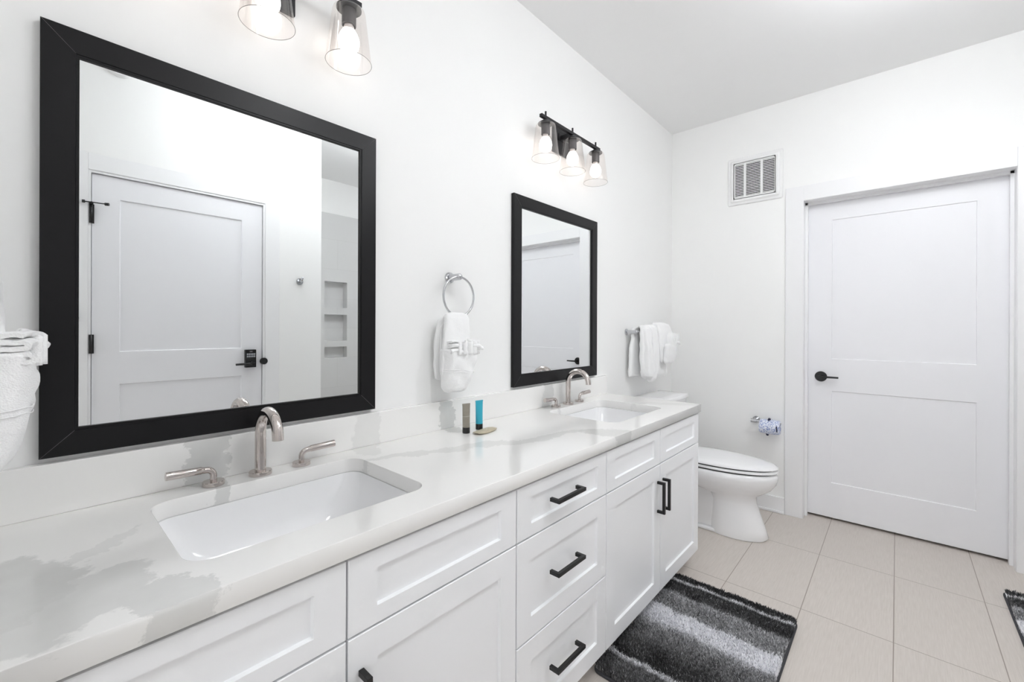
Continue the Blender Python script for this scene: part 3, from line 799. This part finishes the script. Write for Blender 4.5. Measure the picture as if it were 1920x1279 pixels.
# ------------------------------------------------------------------ toiletries on the counter
def squeeze(o, mat, H=.082, W_=.0165):
    def body(bm):
        rings = []; n = 36
        for k in range(13):
            f = k/12; z = .022+f*H; rx = .0135+(W_-.0135)*f; ry = .0135*(1-f)**.75+.0008
            rings.append([Vector((rx*math.cos(2*math.pi*i/n), ry*math.sin(2*math.pi*i/n), z)) for i in range(n)])
        loft(bm, rings)
        box(bm, -W_, W_, -.0012, .0012, .022+H-.001, .022+H+.005, .0004)
    add(o, 'body', mat, body, smooth_angle=60)
    add(o, 'cap', 'cap_black', lambda bm: lathe(bm, [(.0001, 0), (.0128, 0), (.0138, .001), (.0138, .020), (.0128, .0215), (.0001, .022)], n=36), smooth_angle=40)
t1 = thing('toiletry_tube', 'taupe grey squeeze tube standing on its black cap on the counter', 'tube', (1.078, -.126, CT), math.radians(-12), group='squeeze tubes on the counter')
squeeze(t1, 'tube_grey')
t2 = thing('toiletry_tube', 'turquoise squeeze tube standing on its black cap on the counter', 'tube', (1.152, -.118, CT), math.radians(-8), group='squeeze tubes on the counter')
squeeze(t2, 'tube_blue', .084, .0175)
po = thing('soap_sachet', 'small tan wrapped soap lying on the counter by the tubes', 'soap', (1.136, -.166, CT), math.radians(8))
def pouchm(bm):
    N, K = 28, 18; grid = []
    def top(u, v): return .0095*max(0, (1-u*u))**.55*max(0, (1-v*v))**.55
    vt = [[[None, None] for _ in range(K+1)] for _ in range(N+1)]
    for i in range(N+1):
        for j in range(K+1):
            u, v = -1+2*i/N, -1+2*j/K; pinch = 1-.38*abs(u)**3
            x = .056*u; y = .025*v*pinch; h = top(u, v); e = i in (0, N) or j in (0, K)
            wz = .0011*noise.noise(Vector((x*150, y*150, 3)))*(0 if e else 1)
            base = .0045*(abs(u)**2)
            a = bm.verts.new((x, y, .0016+base+h+wz)); b = a if e else bm.verts.new((x, y, max(.0002, .0014+base-h*.35)))
            vt[i][j] = [a, b]
    for i in range(N):
        for j in range(K):
            for s in (0, 1):
                q = [vt[i][j][s], vt[i+1][j][s], vt[i+1][j+1][s], vt[i][j+1][s]]
                if s: q.reverse()
                if len(set(q)) == 4:
                    try: f = bm.faces.new(q); f.smooth = True
                    except ValueError: pass
add(po, 'wrapper', 'pouch', pouchm)

# ------------------------------------------------------------------ toilet
def toilet():
    X = 2.86
    o = thing('toilet', 'white two-piece elongated toilet between the vanity and the far wall', 'toilet', (X, 0, 0))
    def egg(hw, yb, yf, z, n=56, sq=.0):
        """elongated bowl outline, back at yb, front at yf (more negative)"""
        out = []; ym = yb+(yf-yb)*.42
        for i in range(n):
            a = 2*math.pi*i/n; c, s = math.cos(a), math.sin(a)
            if s >= 0: x = hw*math.copysign(abs(c)**.75, c); y = ym+(yb-ym)*abs(s)**.75
            else: x = hw*c; y = ym+(yf-ym)*abs(s)
            out.append(Vector((x, y, z)))
        return out
    def bowl(bm):
        R = [egg(.120, -.45, -.757, .002), egg(.122, -.45, -.762, .010), egg(.118, -.45, -.745, .06), egg(.110, -.455, -.717, .14), egg(.105, -.455, -.699, .20), egg(.108, -.44, -.700, .238),
             egg(.135, -.32, -.737, .262), egg(.160, -.25, -.774, .290), egg(.175, -.22, -.799, .325), egg(.181, -.22, -.808, .355), egg(.179, -.22, -.806, .378), egg(.172, -.22, -.799, .388)]
        loft(bm, R)
    add(o, 'bowl', 'porcelain', bowl, smooth_angle=60)
    def trap(bm):
        for z0, z1, w_ in ((0, .02, .108), (.02, .30, .085)):
            box(bm, -w_, w_, -.50, -.05, z0, z1, .008, 3)
        box(bm, -.12, .12, -.34, -.03, .29, .375, .012, 3)
    add(o, 'trapway', 'porcelain', trap)
    def tubm(bm):
        def T_(hw, y0, y1, z, bow): 
            p = rrect(-hw, hw, y1, y0, .035, z, 8)
            return [Vector((q.x, q.y-(bow*(1-(q.x/hw)**2) if q.y < (y0+y1)/2 else 0), q.z)) for q in p]
        loft(bm, [T_(.185, -.022, -.195, .376, .015), T_(.205, -.020, -.205, .42, .018), T_(.216, -.018, -.212, .60, .02), T_(.220, -.016, -.214, .745, .022)])
    add(o, 'tank', 'porcelain', tubm, smooth_angle=50)
    def lid_t(bm):
        def T_(hw, y0, y1, z, bow):
            p = rrect(-hw, hw, y1, y0, .03, z, 8)
            return [Vector((q.x, q.y-(bow*(1-(q.x/hw)**2) if q.y < (y0+y1)/2 else 0), q.z)) for q in p]
        loft(bm, [T_(.224, -.012, -.218, .746, .024), T_(.230, -.010, -.224, .750, .026), T_(.230, -.010, -.224, .770, .026), T_(.224, -.014, -.218, .777, .026), T_(.15, -.05, -.16, .780, .02)])
    add(o, 'tank_lid', 'porcelain', lid_t, smooth_angle=50)
    add(o, 'seat_bumper', 'rubber', lambda bm: loft(bm, [egg(.166, -.235, -.785, .3885), egg(.166, -.235, -.785, .3962)]))  # dark slab drawn as the shaded gap under the seat
    add(o, 'seat', 'seat', lambda bm: loft(bm, [egg(.172, -.225, -.801, .3960), egg(.177, -.222, -.808, .3995), egg(.177, -.222, -.808, .4080), egg(.173, -.224, -.804, .4115)]), smooth_angle=50)
    add(o, 'lid_bumper', 'rubber', lambda bm: loft(bm, [egg(.166, -.235, -.788, .4116), egg(.166, -.235, -.788, .4190)]))  # dark slab drawn as the shaded gap under the lid
    add(o, 'lid', 'seat', lambda bm: loft(bm, [egg(.174, -.225, -.804, .4188), egg(.178, -.222, -.809, .4225), egg(.176, -.223, -.806, .4295), egg(.165, -.23, -.790, .4355), egg(.13, -.27, -.738, .4405), egg(.07, -.36, -.61, .4425)]), smooth_angle=50)
    add(o, 'flush_lever', 'chrome2', lambda bm: (tube(bm, [(-.165, -.205, .69), (-.165, -.250, .69)], .010), tube(bm, [(-.165, -.246, .69), (-.11, -.252, .685)], [.007, .006])))
    return o
toilet()

# ------------------------------------------------------------------ toilet paper
th = thing('toilet_paper_holder', 'chrome toilet paper holder on the far wall', 'paper holder', (XB, -.592, .606))
add(th, 'mount', 'chrome2', lambda bm: (lathe(bm, [(.0001, 0), (-.0001, 0)], n=4) if False else tube(bm, [(0, 0, 0), (-.008, 0, 0)], .021, n=28), tube(bm, [(-.006, 0, 0), (-.078, 0, 0)], .012, n=20)), smooth_angle=40)
add(th, 'arm', 'chrome2', lambda bm: tube(bm, [(-.066, .022, 0), (-.066, -.158, 0)], [.0125, .0085], n=20) if False else (tube(bm, [(-.070, .018, 0), (-.070, -.016, 0)], .013, n=20), tube(bm, [(-.070, -.014, 0), (-.070, -.160, 0)], .0075, n=16)), smooth_angle=40)
tp = thing('toilet_paper_roll', 'toilet paper roll wrapped in blue floral paper with a dark ribbon', 'toilet paper', (XB-.070, -.628, .578))
def roll(bm):
    rings = []; n = 56
    prof = [(.030, 0), (.042, .001), (.046, .006), (.047, .03), (.0465, .058), (.047, .085), (.046, .110), (.042, .116), (.030, .117)]
    for r, h in prof: rings.append([Vector((r*math.cos(2*math.pi*i/n), -h, r*math.sin(2*math.pi*i/n)))+noise.noise_vector(Vector((math.cos(2*math.pi*i/n), h*30, math.sin(2*math.pi*i/n)))*2)*.0016 for i in range(n)])
    inner = [[Vector((.0205*math.cos(2*math.pi*i/n), -h, .0205*math.sin(2*math.pi*i/n))) for i in range(n)] for h in (.117, 0)]
    vr = loft(bm, rings+inner, False, False); ring_faces(bm, vr[-1], vr[0])
add(tp, 'wrapper', 'wrap', roll)
def band(bm):
    n = 56
    for h0, h1 in ((.052, .064),):
        A = [[Vector((r*math.cos(2*math.pi*i/n), -(h+.010*math.sin(2*math.pi*i/n)), r*math.sin(2*math.pi*i/n))) for i in range(n)] for r, h in ((.0465, h0), (.0495, h0), (.0495, h1), (.0465, h1))]
        vr = loft(bm, A, False, False); ring_faces(bm, vr[-1], vr[0])
add(tp, 'ribbon', 'wrap', band)
add(tp, 'bow', 'navy', lambda bm: tube(bm, [(.0, -.056, .047), (-.012, -.058, .052), (-.024, -.054, .048)], [.006, .009, .005], n=10))
add(tp, 'ribbon_knot', 'navy', lambda bm: tube(bm, [(-.018, -.044, -.045), (-.008, -.046, -.052), (.012, -.040, -.048)], [.006, .008, .004], n=10))
add(tp, 'ribbon_end', 'navy', lambda bm: tube(bm, [(-.0475, -.104, .018), (-.0490, -.106, -.002), (-.0475, -.108, -.020)], .0035, n=8))

# ------------------------------------------------------------------ vent grille
vg = thing('vent_grille', 'white exhaust vent grille high on the far wall', 'vent', (XB, -.576, 2.268))
def vframe(bm):
    hw, hh = .170, .166
    def R(a, x): return [Vector((x, q.x, q.y)) for q in rrect(-hw+a, hw-a, -hh+a, hh-a, .012, 0, 6)]
    vr = loft(bm, [R(0, -.0005), R(0, -.004), R(.004, -.010), R(.018, -.012), R(.024, -.018), R(.030, -.020), R(.044, -.020)], False, False, smooth=False)
add(vg, 'frame', 'plastic', vframe)
def vbars(bm):
    # fill between rounded frame and the slot field, the two mullions and the slats
    y0, y1, z0, z1 = -.123, .120, -.112, .113
    box(bm, -.020, -.012, -.130, .130, z1, .126); box(bm, -.020, -.012, -.130, .130, -.126, z0)
    box(bm, -.020, -.012, y1, .130, z0, z1); box(bm, -.020, -.012, -.130, y0, z0, z1)
    for c in (-.046, .057): box(bm, -.020, -.012, c-.007, c+.007, z0, z1)
    n = 20; p = (z1-z0)/n
    for k in range(n): box(bm, -.0195, -.0165, y0, y1, z0+p*k+p*.27, z0+p*k+p*.70) if k not in () else None
add(vg, 'slats', 'plastic', vbars)
add(vg, 'duct', 'void', lambda bm: box(bm, -.006, -.0005, -.13, .13, -.13, .13))  # thin black sheet painting the dark between the slats

# ------------------------------------------------------------------ bits on the opposite wall (seen in the mirror)
sd = thing('smoke_detector', 'round white smoke detector on the wall above the keypad door', 'smoke detector', (.325, YO, 2.655))
def disc(bm): 
    rings = []
    for r, h in [(.0001, .0005), (.066, .0005), (.066, .018), (.060, .030), (.040, .036), (.0001, .037)]:
        rings.append([Vector((r*math.cos(2*math.pi*i/40), h, r*math.sin(2*math.pi*i/40))) for i in range(40)])
    loft(bm, rings)
add(sd, 'cover', 'plastic', disc, smooth_angle=40)
rh = thing('robe_hook', 'single chrome robe hook on the wall beside the keypad door', 'hook', (1.280, YO, 1.552))
add(rh, 'flange', 'chrome2', lambda bm: tube(bm, [(0, 0, 0), (0, .008, 0)], .023, n=28))
add(rh, 'peg', 'chrome2', lambda bm: tube(bm, [(0, .006, 0), (0, .035, .002), (.002, .045, .018), (.004, .048, .030)], [.009, .008, .008, .006], n=16))
bk = thing('wall_bumper', 'round black bumper on the wall left of the keypad door', 'bumper', (.147, YO, 1.272))
add(bk, 'cap', 'black', lambda bm: tube(bm, [(0, .0005, 0), (0, .012, 0), (0, .016, 0)], [.024, .024, .018], n=28))

# ------------------------------------------------------------------ bath mats
STR = [(0, .10), (.04, .12), (.052, .16), (.058, .75), (.070, .70), (.078, .14), (.14, .13), (.165, .20), (.18, .50), (.25, .40), (.292, .46), (.310, .97), (.395, .95), (.415, .62), (.44, .42), (.50, .30), (.57, .18), (.64, .10), (.66, .12), (.668, .70), (.680, .65), (.69, .25), (.75, .20), (.80, .14)]
def stripe(s):
    for (a, va), (b, vb) in zip(STR, STR[1:]):
        if a <= s <= b: return va+(vb-va)*(s-a)/(b-a)
    return STR[-1][1]
def bath_mat(x0, x1, y0, y1, label, nt, seed, grp='striped shag bath mats', rz=0):
    rnd = random.Random(seed)
    cx, cy = (x0+x1)/2, (y0+y1)/2; hx, hy = (x1-x0)/2, (y1-y0)/2
    o = thing('bath_mat', label, 'bath mat', (cx, cy, 0), rz, grp)
    add(o, 'backing', 'matback', lambda bm: loft(bm, [rrect(-hx, hx, -hy, hy, .03, .0005, 6), rrect(-hx, hx, -hy, hy, .03, .007, 6), rrect(-hx+.004, hx-.004, -hy+.004, hy-.004, .028, .010, 6)], smooth=False))
    verts, faces, cols = [], [], []
    L_ = hx*2
    for _ in range(nt):
        x = rnd.uniform(-hx+.007, hx-.007); y = rnd.uniform(-hy+.007, hy-.007)
        ex, ey = abs(x)-(hx-.03), abs(y)-(hy-.03)
        if ex > 0 and ey > 0 and ex*ex+ey*ey > .024**2: continue
        s = (hx-x)+.012*noise.noise(Vector((y*9+seed, x*4, 0)))+.006*noise.noise(Vector((y*50, x*50, 4)))
        v = stripe(max(0, min(.8, s)))
        if rnd.random() < .18: v = v*.5+rnd.choice((.05, .5))*.5
        v *= rnd.uniform(.6, 1.35); v = max(.02, min(1, v)); g = min(1, 1.6*v**1.45)
        h = rnd.uniform(.014, .024); lean = noise.noise_vector(Vector((x*14, y*14, seed)))*.008
        dx, dy = lean.x+rnd.uniform(-.008, .008), lean.y+rnd.uniform(-.008, .008)
        a = rnd.uniform(0, math.pi); wx, wy = .0019*math.cos(a), .0019*math.sin(a); b = len(verts)
        verts += [(x-wx, y-wy, .008), (x+wx, y+wy, .008), (x+dx*.5+wx, y+dy*.5+wy, .008+h*.7), (x+dx*.5-wx, y+dy*.5-wy, .008+h*.7), (x+dx, y+dy, .008+h)]
        faces += [(b, b+1, b+2, b+3), (b+3, b+2, b+4)]
        cols += [(g, g, g*1.03, 1)]*5
    me = bpy.data.meshes.new('pile'); me.from_pydata(verts, [], faces)
    at = me.color_attributes.new('tone', 'FLOAT_COLOR', 'POINT'); at.data.foreach_set('color', [c for q in cols for c in q])
    me.materials.append(M['pile']); p = bpy.data.objects.new('pile', me); COL.objects.link(p); p.parent = o; p['kind'] = 'stuff'
    return o
bath_mat(1.345, 2.135, -1.012, -.500, 'grey striped shag bath mat on the tiles at the foot of the vanity', 95000, 3)
bath_mat(2.235, 3.030, -2.195, -1.683, 'grey striped shag bath mat cut off by the right edge of the photo', 40000, 11)
